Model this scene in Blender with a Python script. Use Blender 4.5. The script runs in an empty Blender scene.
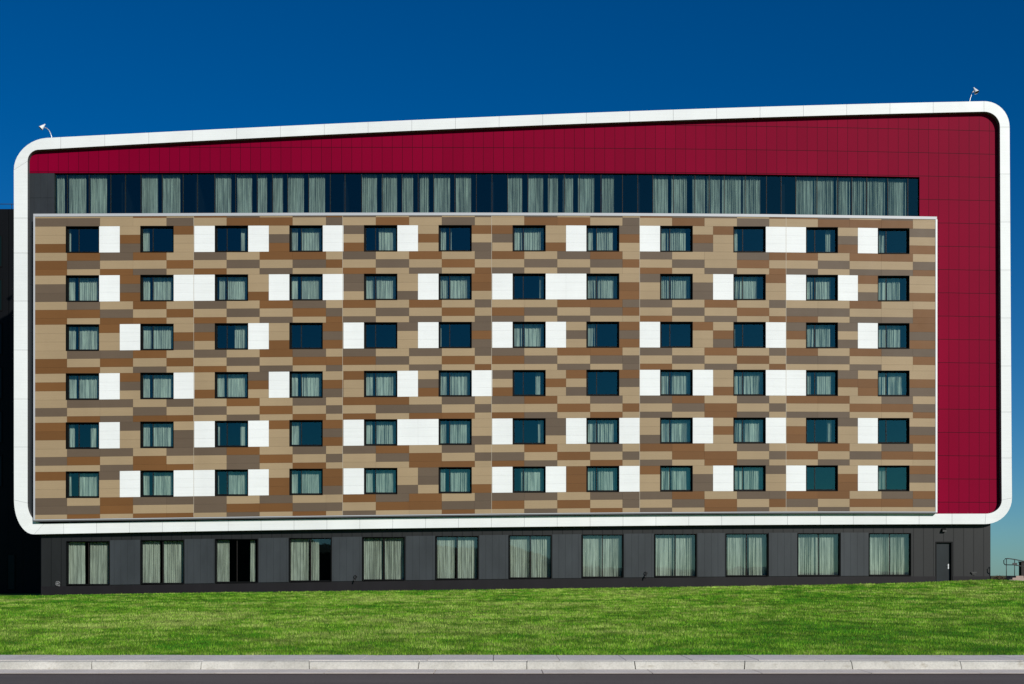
import bpy, math, random
import numpy as np
random.seed(7); RNG = np.random.default_rng(7)
sc = bpy.context.scene
COL = sc.collection
R = math.radians

# ------------------------------------------------------------------ camera
F = 1296.0; CX, CY = 500.0, 575.0
EX, EY, EZ = -0.74, -80.0, 1.7
cam_d = bpy.data.cameras.new('camera'); cam = bpy.data.objects.new('camera', cam_d); COL.objects.link(cam)
cam.location = (EX, EY, EZ); cam.rotation_euler = (R(90), 0, 0)
cam_d.sensor_width = 36.0; cam_d.lens = F / 1024 * 36
cam_d.shift_x = (512 - CX) / 1024; cam_d.shift_y = (CY - 342) / 1024
cam_d.clip_start = 0.1; cam_d.clip_end = 6000
sc.camera = cam

def P(px, py, Y=0.0):
    """a survey point of the facade drawing at depth Y, in metres"""
    k = (Y - EY) / F
    return (EX + (px - CX) * k, Y, EZ + (CY - py) * k)

nx = np.array([66, 215, 365, 513, 660, 805, 880.])
Y1 = np.polyfit(nx, [226.4, 225.9, 225.3, 225.1, 225.9, 227.2, 228.0], 3)
SS = np.polyfit(nx, [49.08, 48.78, 48.52, 48.33, 48.03, 47.66, 47.48], 2)
def vy(x, v):                       # height in storeys below the top window head -> drawing row
    return float(np.polyval(Y1, x) + v * np.polyval(SS, x))
def Q(x, v, Y=0.0): return P(x, vy(x, v), Y)

# ------------------------------------------------------------------ materials
def mat(name, col=(.5, .5, .5), rough=.5, spec=.5, metal=0.0):
    m = bpy.data.materials.new(name); m.use_nodes = True
    b = m.node_tree.nodes['Principled BSDF']
    b.inputs['Base Color'].default_value = (*col, 1); b.inputs['Roughness'].default_value = rough
    b.inputs['Specular IOR Level'].default_value = spec; b.inputs['Metallic'].default_value = metal
    return m
def N(m, t, **kw):
    n = m.node_tree.nodes.new(t)
    for k, v in kw.items():
        if k in n.inputs: n.inputs[k].default_value = v
        else: setattr(n, k, v)
    return n
def L(m, a, b): m.node_tree.links.new(a, b)
def mixcol(m, fac, a, b, mode='MIX'):
    n = m.node_tree.nodes.new('ShaderNodeMix'); n.data_type = 'RGBA'; n.blend_type = mode
    for i, v in ((0, fac), (6, a), (7, b)):
        if hasattr(v, 'links'): L(m, v, n.inputs[i])
        elif i == 0: n.inputs[0].default_value = v
        else: n.inputs[i].default_value = (*v, 1)
    return n.outputs[2]
def ramp(m, src, stops):
    n = m.node_tree.nodes.new('ShaderNodeValToRGB'); L(m, src, n.inputs[0])
    e = n.color_ramp.elements
    while len(e) < len(stops): e.new(.5)
    for el, (p, c) in zip(e, stops): el.position = p; el.color = (*c, 1) if len(c) == 3 else c
    return n.outputs[0]
def noise(m, scale, detail=4, rough=.55, vec=None, stretch=None):
    n = N(m, 'ShaderNodeTexNoise', Scale=scale, Detail=detail, Roughness=rough)
    if vec is None:
        vec = N(m, 'ShaderNodeTexCoord').outputs['Object']
    if stretch:
        mp = N(m, 'ShaderNodeMapping'); mp.inputs['Scale'].default_value = stretch
        L(m, vec, mp.inputs[0]); vec = mp.outputs[0]
    L(m, vec, n.inputs['Vector']); return n.outputs['Fac']
def bsdf(m): return m.node_tree.nodes['Principled BSDF']
def bump(m, h, strength=.3, dist=.02):
    b = N(m, 'ShaderNodeBump', Strength=strength, Distance=dist); L(m, h, b.inputs['Height']); L(m, b.outputs[0], bsdf(m).inputs['Normal'])

def panel_mat(name, col, rough=.47, spec=.15, var=.10, hor=True):
    """coated panel: per-panel tone shift, faint weathering, mid-panel joint"""
    m = mat(name, col, rough, spec)
    g = N(m, 'ShaderNodeNewGeometry')
    r = ramp(m, g.outputs['Random Per Island'], [(0, (1 - var,) * 3), (1, (1 + var,) * 3)])
    n1 = ramp(m, noise(m, .35, 5, .6, stretch=(1, 1, .4)), [(.3, (.94, .94, .94)), (.7, (1.04, 1.04, 1.04))])
    c = mixcol(m, 1.0, col, r, 'MULTIPLY'); c = mixcol(m, 1.0, c, n1, 'MULTIPLY')
    n3 = ramp(m, noise(m, 3.0, 5, .7, stretch=(.12, 1, 4)), [(.3, (.955, .955, .955)), (.7, (1.035, 1.035, 1.035))]); c = mixcol(m, 1.0, c, n3, 'MULTIPLY')
    L(m, c, bsdf(m).inputs['Base Color'])
    n2 = noise(m, 1.3, 3, .5); rr = N(m, 'ShaderNodeMapRange'); L(m, n2, rr.inputs[0])
    rr.inputs[3].default_value = rough - .06; rr.inputs[4].default_value = rough + .08; L(m, rr.outputs[0], bsdf(m).inputs['Roughness'])
    return m
M = {}
M['T'] = panel_mat('tan_panel', (.335, .245, .148), var=.04)
M['B'] = panel_mat('brown_panel', (.160, .072, .024), var=.09)
M['G'] = panel_mat('taupe_panel', (.116, .083, .058), var=.07)
M['W'] = panel_mat('white_panel', (.76, .775, .78), .4, var=.015)
M['frame_white'] = panel_mat('white_metal_cladding', (.745, .765, .77), .38, var=.02)
M['joint'] = mat('joint_profile', (.42, .36, .28), .5)
M['joint_grey'] = mat('grey_joint', (.22, .23, .24), .6)
M['trim'] = mat('silver_trim', (.42, .43, .46), .45, .5)
M['soffit'] = mat('shaded_soffit', (.10, .105, .11), .5, .1)  # dark grey carries the shade on the frame's inner faces
M['black'] = mat('black_frame', (.0025, .003, .0035), .6, .12)
M['mull'] = mat('bronze_mullion', (.014, .011, .010), .55, .15)
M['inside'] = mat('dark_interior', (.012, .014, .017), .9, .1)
M['alu'] = mat('aluminium', (.55, .56, .58), .35, .5, .6)
M['rubber'] = mat('dark_fitting', (.012, .012, .013), .5)

def charcoal(name, col, rib, sp=.12):
    m = mat(name, col, .5, sp)
    tc = N(m, 'ShaderNodeTexCoord').outputs['Object']
    c = mixcol(m, 1.0, col, ramp(m, noise(m, .9, 5, .6, tc, (1, 1, .35)), [(.3, (.82, .82, .82)), (.7, (1.15, 1.15, 1.15))]), 'MULTIPLY')
    if rib:                         # standing-seam ribs
        sx = N(m, 'ShaderNodeSeparateXYZ'); L(m, tc, sx.inputs[0])
        mu = N(m, 'ShaderNodeMath', operation='MULTIPLY'); L(m, sx.outputs[0], mu.inputs[0]); mu.inputs[1].default_value = 1 / rib
        fr = N(m, 'ShaderNodeMath', operation='FRACT'); L(m, mu.outputs[0], fr.inputs[0])
        k_ = .75 if rib < .5 else .4; st = ramp(m, fr.outputs[0], [(0, (k_,) * 3), (.05, (k_,) * 3), (.08, (1, 1, 1)), (1, (1, 1, 1))])
        c = mixcol(m, 1.0, c, st, 'MULTIPLY'); bump(m, st, .5, .02)
    L(m, c, bsdf(m).inputs['Base Color']); return m
M['char'] = charcoal('charcoal_panel', (.028, .033, .039), .41)
M['wallgrey'] = charcoal('grey_wall_panel', (.035, .041, .047), .41, .2)
M['doorm'] = charcoal('dark_door', (.018, .023, .026), 0)
M['ribbed'] = charcoal('ribbed_charcoal_wall', (.012, .013, .014), .62, .25)
M['plinth'] = charcoal('plinth_stone', (.012, .011, .013), 0, .15)
M['annexm'] = charcoal('annex_shaded_cladding', (.003, .0035, .0045), 1.1)  # near-black: the annex's shade is put into its base colour

# red cladding with joints in the (drawing column, storey) UV
m = M['red'] = mat('crimson_panel', (.22, .002, .022), .48, .025)
uv = N(m, 'ShaderNodeUVMap'); mp = N(m, 'ShaderNodeMapping'); L(m, uv.outputs[0], mp.inputs[0])
def line(m, src, period, width, off=0.0):
    a = N(m, 'ShaderNodeMath', operation='ADD'); L(m, src, a.inputs[0]); a.inputs[1].default_value = off
    b = N(m, 'ShaderNodeMath', operation='DIVIDE'); L(m, a.outputs[0], b.inputs[0]); b.inputs[1].default_value = period
    c = N(m, 'ShaderNodeMath', operation='FRACT'); L(m, b.outputs[0], c.inputs[0])
    d = N(m, 'ShaderNodeMath', operation='LESS_THAN'); L(m, c.outputs[0], d.inputs[0]); d.inputs[1].default_value = width
    return d.outputs[0], b.outputs[0]
sx = N(m, 'ShaderNodeSeparateXYZ'); L(m, mp.outputs[0], sx.inputs[0])
lv, iu = line(m, sx.outputs[0], 10.12, .035, -918.3 + 1012)
lh, iv = line(m, sx.outputs[1], .4915, .022, .0 + 4.915 + .137)
mx = N(m, 'ShaderNodeMath', operation='MAXIMUM'); L(m, lv, mx.inputs[0]); L(m, lh, mx.inputs[1])
fu = N(m, 'ShaderNodeMath', operation='FLOOR'); L(m, iu, fu.inputs[0]); fv = N(m, 'ShaderNodeMath', operation='FLOOR'); L(m, iv, fv.inputs[0])
cb = N(m, 'ShaderNodeCombineXYZ'); L(m, fu.outputs[0], cb.inputs[0]); L(m, fv.outputs[0], cb.inputs[1])
wn = N(m, 'ShaderNodeTexWhiteNoise'); L(m, cb.outputs[0], wn.inputs['Vector'])
c = mixcol(m, 1.0, (.200, .0003, .021), ramp(m, wn.outputs['Value'], [(0, (.95, .95, .95)), (1, (1.04, 1.04, 1.04))]), 'MULTIPLY')
c = mixcol(m, 1.0, c, ramp(m, noise(m, .12, 4), [(.3, (.93, .93, .93)), (.7, (1.05, 1.05, 1.05))]), 'MULTIPLY')
c = mixcol(m, mx.outputs[0], c, (.03, .002, .006)); L(m, c, bsdf(m).inputs['Base Color'])

# glass: reflective coated double glazing
def glass(name, tint, ior, gc=(.30, .92, .84)):
    m = bpy.data.materials.new(name); m.use_nodes = True; nt = m.node_tree; nt.nodes.clear()
    o = N(m, 'ShaderNodeOutputMaterial'); t = N(m, 'ShaderNodeBsdfTransparent'); t.inputs[0].default_value = (*tint, 1)
    g = N(m, 'ShaderNodeBsdfGlossy'); g.inputs['Roughness'].default_value = .015; g.inputs['Color'].default_value = (*gc, 1)
    nb = N(m, 'ShaderNodeBump', Strength=.05, Distance=.02); L(m, noise(m, .9, 2), nb.inputs['Height']); L(m, nb.outputs[0], g.inputs['Normal'])
    fr = N(m, 'ShaderNodeMapRange'); lw = N(m, 'ShaderNodeLayerWeight'); pw = N(m, 'ShaderNodeMath', operation='POWER'); L(m, lw.outputs['Facing'], pw.inputs[0]); pw.inputs[1].default_value = 5
    L(m, pw.outputs[0], fr.inputs[0]); fr.inputs[3].default_value = ior; mi = N(m, 'ShaderNodeMixShader')
    L(m, fr.outputs[0], mi.inputs[0]); L(m, t.outputs[0], mi.inputs[1]); L(m, g.outputs[0], mi.inputs[2]); L(m, mi.outputs[0], o.inputs[0])
    return m
M['glass'] = glass('tinted_window_glass', (.60, .70, .68), .12)
M['ground_glass'] = glass('ground_floor_glass', (.61, .68, .66), .11, (.6, .85, 1.0))
M['ribbon_glass'] = glass('dark_tinted_glass', (.47, .56, .55), .085)
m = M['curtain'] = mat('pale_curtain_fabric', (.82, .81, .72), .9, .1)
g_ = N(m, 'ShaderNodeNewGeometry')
c = mixcol(m, 1.0, (.66, .66, .58), ramp(m, noise(m, 8, 3, .7, stretch=(1, 1, .06)), [(.36, (.5, .5, .5)), (.62, (1.1, 1.1, 1.1))]), 'MULTIPLY')  # vertical streaks put fold light and shade into the fabric colour
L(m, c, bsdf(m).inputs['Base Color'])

# ------------------------------------------------------------------ object helpers
def children(o): return [c for c in bpy.data.objects if c.parent == o]
def tag(o, label=None, cat=None, group=None, kind=None):
    if label: o['label'] = label
    if cat: o['category'] = cat
    if group: o['group'] = group
    if kind: o['kind'] = kind
    return o
def empty(name, loc=(0, 0, 0)):
    o = bpy.data.objects.new(name, None); o.empty_display_size = .3; o.location = loc; COL.objects.link(o); return o

class MB:
    def __init__(s): s.v = []; s.f = []; s.mi = []; s.uv = []; s.sm = []
    def face(s, pts, mi=0, uv=None, smooth=False):
        i = len(s.v); s.v += [tuple(p) for p in pts]; s.f.append(tuple(range(i, i + len(pts)))); s.mi.append(mi)
        s.uv.append(uv or [(0, 0)] * len(pts)); s.sm.append(smooth)
    def hexa(s, a, b, mi=0):        # a: 4 front corners, b: 4 back corners (same winding), shared verts
        i = len(s.v); s.v += [tuple(p) for p in a] + [tuple(p) for p in b]
        for q in ((0, 1, 2, 3), (7, 6, 5, 4), (1, 0, 4, 5), (2, 1, 5, 6), (3, 2, 6, 7), (0, 3, 7, 4)):
            s.f.append(tuple(i + k for k in q)); s.mi.append(mi); s.uv.append([(0, 0)] * 4); s.sm.append(False)
    def box(s, x0, x1, y0, y1, z0, z1, mi=0):
        s.hexa([(x0, y0, z0), (x1, y0, z0), (x1, y0, z1), (x0, y0, z1)], [(x0, y1, z0), (x1, y1, z0), (x1, y1, z1), (x0, y1, z1)], mi)
    def cell(s, x0, x1, v0, v1, Yf, Yb, g=0.0, mi=0, front=None):   # a facade panel between two columns and two storeys heights
        a = [P(x0, vy(x0, v1), Yf), P(x1, vy(x1, v1), Yf), P(x1, vy(x1, v0), Yf), P(x0, vy(x0, v0), Yf)]
        a = [(a[0][0] + g, Yf, a[0][2] + g), (a[1][0] - g, Yf, a[1][2] + g), (a[2][0] - g, Yf, a[2][2] - g), (a[3][0] + g, Yf, a[3][2] - g)]
        s.hexa(a, [(p[0], Yb, p[2]) for p in a], mi)
    def tube(s, pts, r, n=8, mi=0, caps=True):
        pts = [np.array(p, float) for p in pts]; i0 = len(s.v)
        rr = r if isinstance(r, (list, tuple)) else [r] * len(pts)
        for k, p in enumerate(pts):
            d = pts[min(k + 1, len(pts) - 1)] - pts[max(k - 1, 0)]; d /= np.linalg.norm(d)
            u = np.cross(d, (0, 0, 1)) if abs(d[2]) < .95 else np.cross(d, (1, 0, 0)); u /= np.linalg.norm(u); w = np.cross(u, d)
            for j in range(n):
                a = 2 * math.pi * j / n; s.v.append(tuple(p + rr[k] * (math.cos(a) * u + math.sin(a) * w)))
        for k in range(len(pts) - 1):
            for j in range(n):
                s.f.append((i0 + k * n + j, i0 + k * n + (j + 1) % n, i0 + (k + 1) * n + (j + 1) % n, i0 + (k + 1) * n + j)); s.mi.append(mi); s.uv.append([(0, 0)] * 4); s.sm.append(True)
        if caps:
            for base in (i0, i0 + (len(pts) - 1) * n):
                s.f.append(tuple(base + j for j in range(n))); s.mi.append(mi); s.uv.append([(0, 0)] * n); s.sm.append(False)
    def build(s, name, mats, parent=None, org=None):
        me = bpy.data.meshes.new(name)
        v = s.v
        if org is None and parent is not None: org = tuple(WORLD.get(parent.name, (0, 0, 0)))
        if org is None: org = (0, 0, 0)
        v = [(p[0] - org[0], p[1] - org[1], p[2] - org[2]) for p in v]
        me.from_pydata(v, [], s.f)
        ul = me.uv_layers.new(name='UVMap'); flat = [c for f in s.uv for q in f for c in q]; ul.data.foreach_set('uv', flat)
        me.polygons.foreach_set('material_index', s.mi); me.polygons.foreach_set('use_smooth', s.sm)
        for m_ in (mats if isinstance(mats, list) else [mats]): me.materials.append(m_)
        import bmesh
        b = bmesh.new(); b.from_mesh(me); bmesh.ops.recalc_face_normals(b, faces=b.faces) if not getattr(s, 'keepn', False) else None; b.to_mesh(me); b.free()
        o = bpy.data.objects.new(name, me); COL.objects.link(o)
        if parent is not None: o.parent = parent
        else: o.location = org
        return o
WORLD = {}

# ================================================================== HOTEL
HO = (0, 0, 1.0)
hotel = empty('hotel_building', HO); WORLD[hotel.name] = HO
tag(hotel, 'long eight-storey hotel with rounded white frame, crimson cladding and tan brown mosaic panels', 'building')
def part(mb, name, mats, parent=None):
    return mb.build(name, mats, parent or hotel, org=HO)

YF = -0.36      # white frame front
YS = -0.68      # mosaic slab front
YG = 0.12       # ground-floor wall
YR = 0.0        # red wall

# ---- frame outlines (drawing coordinates, on the frame front plane)
def arc(p0, p1, c, n=7):    # quarter-ish curve p0->p1 with control corner c (superellipse-like)
    out = []
    for i in range(n + 1):
        t = i / n * math.pi / 2
        a, b = 1 - math.cos(t), math.sin(t)
        # p0 -> moves towards corner c, then p1
        out.append((p0[0] + (c[0] - p0[0]) * b + (p1[0] - c[0]) * a, p0[1] + (c[1] - p0[1]) * b + (p1[1] - c[1]) * a))
    return out
def poly(xs, ys, x): return float(np.interp(x, xs, ys))
TXo = [45, 104.8, 200, 300, 400, 500, 600, 700, 800, 900, 985]
TYo = [137.8, 135.2, 129.9, 125.2, 120.6, 116.2, 112.3, 108.9, 105.6, 102.9, 101.2]
TYi = [149.6, 145.6, 140.6, 136.0, 131.4, 126.9, 122.8, 119.3, 116.1, 113.6, 111.6]
cT = np.polyfit(TXo, TYo, 3); cTi = np.polyfit(TXo, TYi, 3)
BXo = [33, 100, 200, 300, 400, 500, 600, 700, 800, 900, 985]
BYo = [534.2, 533.2, 531.3, 529.7, 528.2, 527.0, 526.0, 525.3, 524.7, 524.3, 524.0]
cB = np.polyfit(BXo, BYo, 3)
def topo(x): return float(np.polyval(cT, x))
def topi(x): return float(np.polyval(cTi, x))
def boto(x): return float(np.polyval(cB, x))
def boti(x): return float(np.polyval(cB, x)) - 10.4
def outline():
    o, i, brk = [], [], []          # brk: panel joints
    # start bottom-left going up the left side
    def add(po, pi, j=False): o.append(po); i.append(pi); brk.append(j)
    ca = arc((34, boto(34)), (14.0, 500), (14.0, boto(14)), 10); cb = arc((44, boti(44)), (27.6, 503), (27.6, boti(27.6)), 10)
    for k, (a, b) in enumerate(zip(ca, cb)): add(a, b, k in (0, 10))
    for yy in (447, 399, 350, 301, 253, 218): add((13.9, yy), (27.6, yy), True)
    ca = arc((13.8, 170), (46, topo(46)), (13.8, topo(13.8) + 1.0), 10); cb = arc((27.6, 161), (37.5, topi(37.5)), (27.6, topi(27.6) + .5), 10)
    for k, (a, b) in enumerate(zip(ca, cb)): add(a, b, k in (0,))
    x = 60.7
    while x < 965: add((x, topo(x)), (x, topi(x)), True); x += 44.1 - (x / 1000)
    ca = arc((984, topo(984)), (1009.6, 127), (1009.6, topo(1009.6)), 10); cb = arc((984, topi(984)), (1000, 127), (1000, topi(1000)), 10)
    for k, (a, b) in enumerate(zip(ca, cb)): add(a, b, k in (0, 10))
    for yy in (174, 222, 270, 318, 366, 412, 458): add((1009.6 + (yy - 127) * .0062, yy), (1000 + (yy - 127) * .0045, yy), True)
    ca = arc((1012, 498), (985, boto(985)), (1012, boto(1012)), 10); cb = arc((1001.8, 500), (986, boti(986)), (1001.8, boti(1001.8)), 10)
    for k, (a, b) in enumerate(zip(ca, cb)): add(a, b, k in (0, 10))
    x = 952.
    while x > 50: add((x, boto(x)), (x, boti(x)), True); x -= 32.9
    return o, i, brk
OUT, INN, BRK = outline()
n = len(OUT)
fr = MB(); gw = .007
Yb = 0.35
def lerp(a, b, t): return tuple(a[k] + (b[k] - a[k]) * t for k in range(3))
# continuous backing ring, 12 mm behind the panels' face and edges
for k in range(n):
    k2 = (k + 1) % n
    A0, A1, B0, B1 = P(*OUT[k], YF), P(*OUT[k2], YF), P(*INN[k], YF), P(*INN[k2], YF)
    ln = math.dist(A0, A1); g0 = gw / max(ln, .05) if BRK[k] else 0; g1 = gw / max(ln, .05) if BRK[k2] else 0
    a0, a1, b0, b1 = lerp(A0, A1, g0), lerp(A1, A0, g1), lerp(B0, B1, g0), lerp(B1, B0, g1)
    # front face
    fr.face([a0, a1, b1, b0], 0)
    bk = lambda p, y: (p[0], y, p[2])
    fr.face([a1, a0, bk(a0, Yb), bk(a1, Yb)], 0)            # outer return
    fr.face([b0, b1, bk(b1, -.02), bk(b0, -.02)], 1)            # inner return, its shade put into the grey
    # joint backing
    I = lambda p, q, t: lerp(p, q, t)
    c0, c1, d0, d1 = I(A0, B0, .03), I(A1, B1, .03), I(B0, A0, .03), I(B1, A1, .03)
    sh = lambda p: (p[0], YF + .015, p[2])
    fr.face([sh(c0), sh(c1), sh(d1), sh(d0)], 2)
    fr.face([bk(c1, YF + .015), bk(c0, YF + .015), bk(c0, Yb), bk(c1, Yb)], 2)
import bmesh
fo = part(fr, 'white_frame', [M['frame_white'], M['soffit'], M['joint_grey']])

# ---- body: side walls, roof and back
bd = MB(); BACK = 17.0
cen = P(505, 330, YF)
def shrink(p, d=.12):
    x, y, z = p; dx, dz = cen[0] - x, cen[2] - z; return (x + math.copysign(min(d, abs(dx)), dx), y, z + math.copysign(min(d, abs(dz)), dz))
ring = [shrink(P(*q, YF)) for q in OUT]
for k in range(n):
    a, b = ring[k], ring[(k + 1) % n]
    bd.face([(a[0], Yb, a[2]), (b[0], Yb, b[2]), (b[0], BACK, b[2]), (a[0], BACK, a[2])], 0)
bd.face([(a[0], BACK, a[2]) for a in ring], 0)
part(bd, 'shell_wall', M['char'])

# ---- red cladding (crimson), upper band and right column, hole for ribbon glazing
rd = MB()
RIBX0, RIBX1, RIBV0, RIBV1 = 54.5, 919.5, -1.09, -.20
def rquad(x0, x1, yt, yb):
    # yt,yb functions
    rd.face([P(x0, yb(x0), YR), P(x1, yb(x1), YR), P(x1, yt(x1), YR), P(x0, yt(x0), YR)], 0,
            [(x0, (yb(x0) - np.polyval(Y1, x0)) / np.polyval(SS, x0)), (x1, (yb(x1) - np.polyval(Y1, x1)) / np.polyval(SS, x1)),
             (x1, (yt(x1) - np.polyval(Y1, x1)) / np.polyval(SS, x1)), (x0, (yt(x0) - np.polyval(Y1, x0)) / np.polyval(SS, x0))])
def topm(x): return (topo(x) + topi(x)) / 2 + (1 if 60 < x < 980 else 6)
xs = [22] + list(range(40, 920, 40)) + [RIBX1]
for a, b in zip(xs[:-1], xs[1:]): rquad(a, b, topm, lambda x: vy(x, RIBV0))
xs = [RIBX1, 950, 980, 1002]
for a, b in zip(xs[:-1], xs[1:]): rquad(a, b, topm, lambda x: vy(x, 6.06 if x < 990 else 5.95))
part(rd, 'red_cladding', M['red'])
# reveals of ribbon glazing
YW = .16
rv = MB()
xs = list(np.linspace(RIBX0, RIBX1, 13))
for a, b in zip(xs[:-1], xs[1:]):
    rv.face([Q(a, RIBV0, YR), Q(b, RIBV0, YR), (Q(b, RIBV0, YR)[0], YW + .1, Q(b, RIBV0, YR)[2]), (Q(a, RIBV0, YR)[0], YW + .1, Q(a, RIBV0, YR)[2])])
p, q = Q(RIBX1, RIBV0, YR), Q(RIBX1, 0, YR); rv.face([p, q, (q[0], YW + .1, q[2]), (p[0], YW + .1, p[2])])
part(rv, 'glazing_reveal', M['black'])
# dark panel at the left end
dl = MB()
dl.cell(24, RIBX0, RIBV0 + .004, -.585, YR - .02, YR + .2, .006)
dl.cell(24, RIBX0, -.585, .2, YR - .02, YR + .2, .006)
for k in range(6): dl.cell(24, 50, .2 + k * .98, .2 + (k + 1) * .98, YR - .02, YR + .2, .006)
part(dl, 'charcoal_end_panel', M['char'])

# ---- mosaic slab -------------------------------------------------
WX = [66.0, 140.5, 215.0, 289.6, 364.2, 438.8, 512.8, 586.6, 660.3, 733.6, 806.2, 878.0]
WW = [33.0, 33.0, 33.0, 33.0, 33.0, 32.8, 32.7, 32.5, 32.3, 32.0, 31.6, 31.3]
PX = [35.0, 67, 100, 133, 166.5, 193.7, 226.6, 259.6, 292.6, 326, 342.6, 375.8, 409.1, 441.8, 474.8, 491.6, 524.3, 557.3, 590.2, 622.5,
      639.7, 672.1, 704.5, 737, 769.2, 786.1, 817.9, 849.6, 881.5, 912.9, 935.5]
TOP = ["TTTBT BGTGB GTGTG TGTGT BGGTB BGTGT", "GGTTG TBBTG TBTGT TBBTG TBTGT TBBBT"]
BAND = [ # edgeL, then 11 gaps (L/R), edgeR
 "TTB WWW/TBG BTT/WWW WWW/TGB WWW/GTB WWW/TBT BTG/BGT TTB/WWW GBT/WWW TBG/BTT WWW/WWW TGB/WWW GTB",
 "TGG WWW/BGB WWW/WWW TTB/WWW WWW/GGT TTG/WWW BBT/WWW WWW/WWW TBB/GTT TGG/WWW BTT/WWW WWW/BTG TTB",
 "TTT BTT/WWW TBG/GBT WWW/TTB BGB/WWW GTT/WWW GBG/WWW WWW/TGT BGB/WWW BTT/TBG WWW/GBT GTG/WWW BGB",
 "TBT WWW/BGT WWW/TTB GBT/WWW TBG/BTT WWW/TGB WWW/GTB TBT/BTG BGT/WWW WWW/TTB WWW/WWW GBT/TBB TBG",
 "BBT WWW/GTT TGG/WWW WWW/BTT BGB/WWW WWW/WWW TTG/WWW GGT/WWW WWW/TTG WWW/TBT WWW/TBB GTT/WWW TGB",
 "BTT GTT/WWW WWW/WWW WWW/TBB BBG/WWW TTG/GGT TTB/WWW WWW/BBB WWW/BTT TGG/WWW GTT/WWW TBB/WWW BGT"]
ROWS = [
 ["TBGBT GTBBT GTBTG BTGBT GTTGB BTBBT", "BGTTB TGTGB TGTBT TGTGB TGTBT TGTTG", "BTBGT BTGTT BTGTB GTGTT BTGTB GTGGB"],
 ["TGTBT GTBGT BTBTG TTBBG GTBTG TTBTT", "BBGTB TGTBG TGTBT BGTGB TGTBT GGTTB", "BTBBT BTGTB GTGTG GTGTT BTGTB BTGGB"],
 ["TGGBT GTBGT GTGTG GTBBT GTBTG BTBGG", "BTBTB TGTBB BGTBT BGTGG TGTBT GGTTB", "BBTGT BTGTG TTGTB TTGTG BTGTB TTGTT"],
 ["TGGTG TBTGT BBTGT GBTGT GBTGT BBTGT", "GTTGT GTBTG TGGTG TTBTB TGBTG TTBBG", "TBGBB TGTBT BTBBT BGTBT GTBGT GGTTB"],
 ["TGGTG GBTGT GBTGT TBTGT BBTGT TBTGT", "GBTBT TGBTG TGBTG GTBTG TBBTG BTGBB", "TTGBB TGTBT TTBBT BGTBT GTBGT TGTTT"],
 ["GTBGG GTGTT BGBTG GGTGG GBTGG BBTGB", "GGBTT GBBGG TBBGG BTBTG TGBTB GTBBG", "TBTBB TGTBT GTTBT TGTBT GTBGT TGTTT"]]
WB = .535                                 # window band height in storeys
CS = [0, .178, .356, WB]; AR = [WB, .70, .873, 1.0]
g = .003; mos = MB(); back = MB()
MI = {'T': 0, 'B': 1, 'G': 2}
white_cells = []
def mcell(x0, x1, v0, v1, c):
    mos.cell(x0, x1, v0, v1, YS, YS + .05, g, MI[c]); back.cell(x0, x1, v0, v1, YS + .03, YR + .05, 0.0, 0)
for i, row in enumerate(TOP):
    row = row.replace(' ', ''); v0, v1 = ((-.205, -.168), (-.168, 0))[i]
    for k, c in enumerate(row): mcell(PX[k], PX[k + 1], v0, v1, c)
for r in range(6):
    toks = BAND[r].split()
    spans = [(PX[0], WX[0], toks[0])]
    for k in range(11):
        a = WX[k] + WW[k]; b = WX[k + 1]; mid = (a + b) / 2; l_, r_ = toks[k + 1].split('/')
        spans += [(a, mid, l_), (mid, b, r_)]
    spans.append((WX[11] + WW[11], PX[-1], toks[12]))
    for (x0, x1, t) in spans:
        if t == 'WWW':
            white_cells.append((x0, x1, r, r + WB)); back.cell(x0, x1, r, r + WB, YS + .03, YR + .05)
        else:
            for j in range(3): mcell(x0, x1, r + CS[j], r + CS[j + 1], t[j])
    for j in range(3):
        row = ROWS[r][j].replace(' ', ''); assert len(row) == 30, (r, j, len(row))
        for k, c in enumerate(row): mcell(PX[k], PX[k + 1], r + AR[j], r + AR[j + 1] - (.035 if (r == 5 and j == 2) else 0), c)
part(mos, 'mosaic_cladding', [M['T'], M['B'], M['G']])
part(back, 'cladding_backing', M['joint'])
for (x0, x1, v0, v1) in white_cells:
    w = MB(); h = (v1 - v0) / 3
    for j in range(3): w.cell(x0, x1, v0 + j * h, v0 + (j + 1) * h, YS - .004, YS + .04, .0018)
    part(w, 'accent_panel', M['W'])
# light vertical expansion seams between the cladding bays
for x in (193.7, 342.6, 491.6, 639.7, 786.1):
    q = MB(); q.cell(x - .17, x + .17, -.2, 5.96, YS - .006, YS + .02); part(q, 'seam_strip', M['joint'])
# perimeter trim
tr = MB()
tx = list(np.linspace(33.3, 937, 16))
for a, b in zip(tx[:-1], tx[1:]): tr.cell(a, b, -.262, -.205, YS - .04, YR, 0)
part(tr, 'coping_trim', M['trim'])
tr = MB(); tr.cell(33.3, 35.0, -.205, 5.985, YS - .03, YR, 0); part(tr, 'edge_trim', M['trim'])
tr = MB(); tr.cell(935.6, 937.4, -.205, 5.985, YS - .03, YR, 0); part(tr, 'edge_trim', M['frame_white'])
tr = MB()
for a, b in zip(tx[:-1], tx[1:]): tr.cell(a, b, 5.967, 5.984, YS - .02, YR, 0)
part(tr, 'base_flashing', M['trim'])
tr = MB()
for a, b in zip(tx[:-1], tx[1:]): tr.cell(a, b, 5.986, 6.008, YS + .01, YR, 0)
part(tr, 'drip_edge', M['soffit'])

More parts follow.
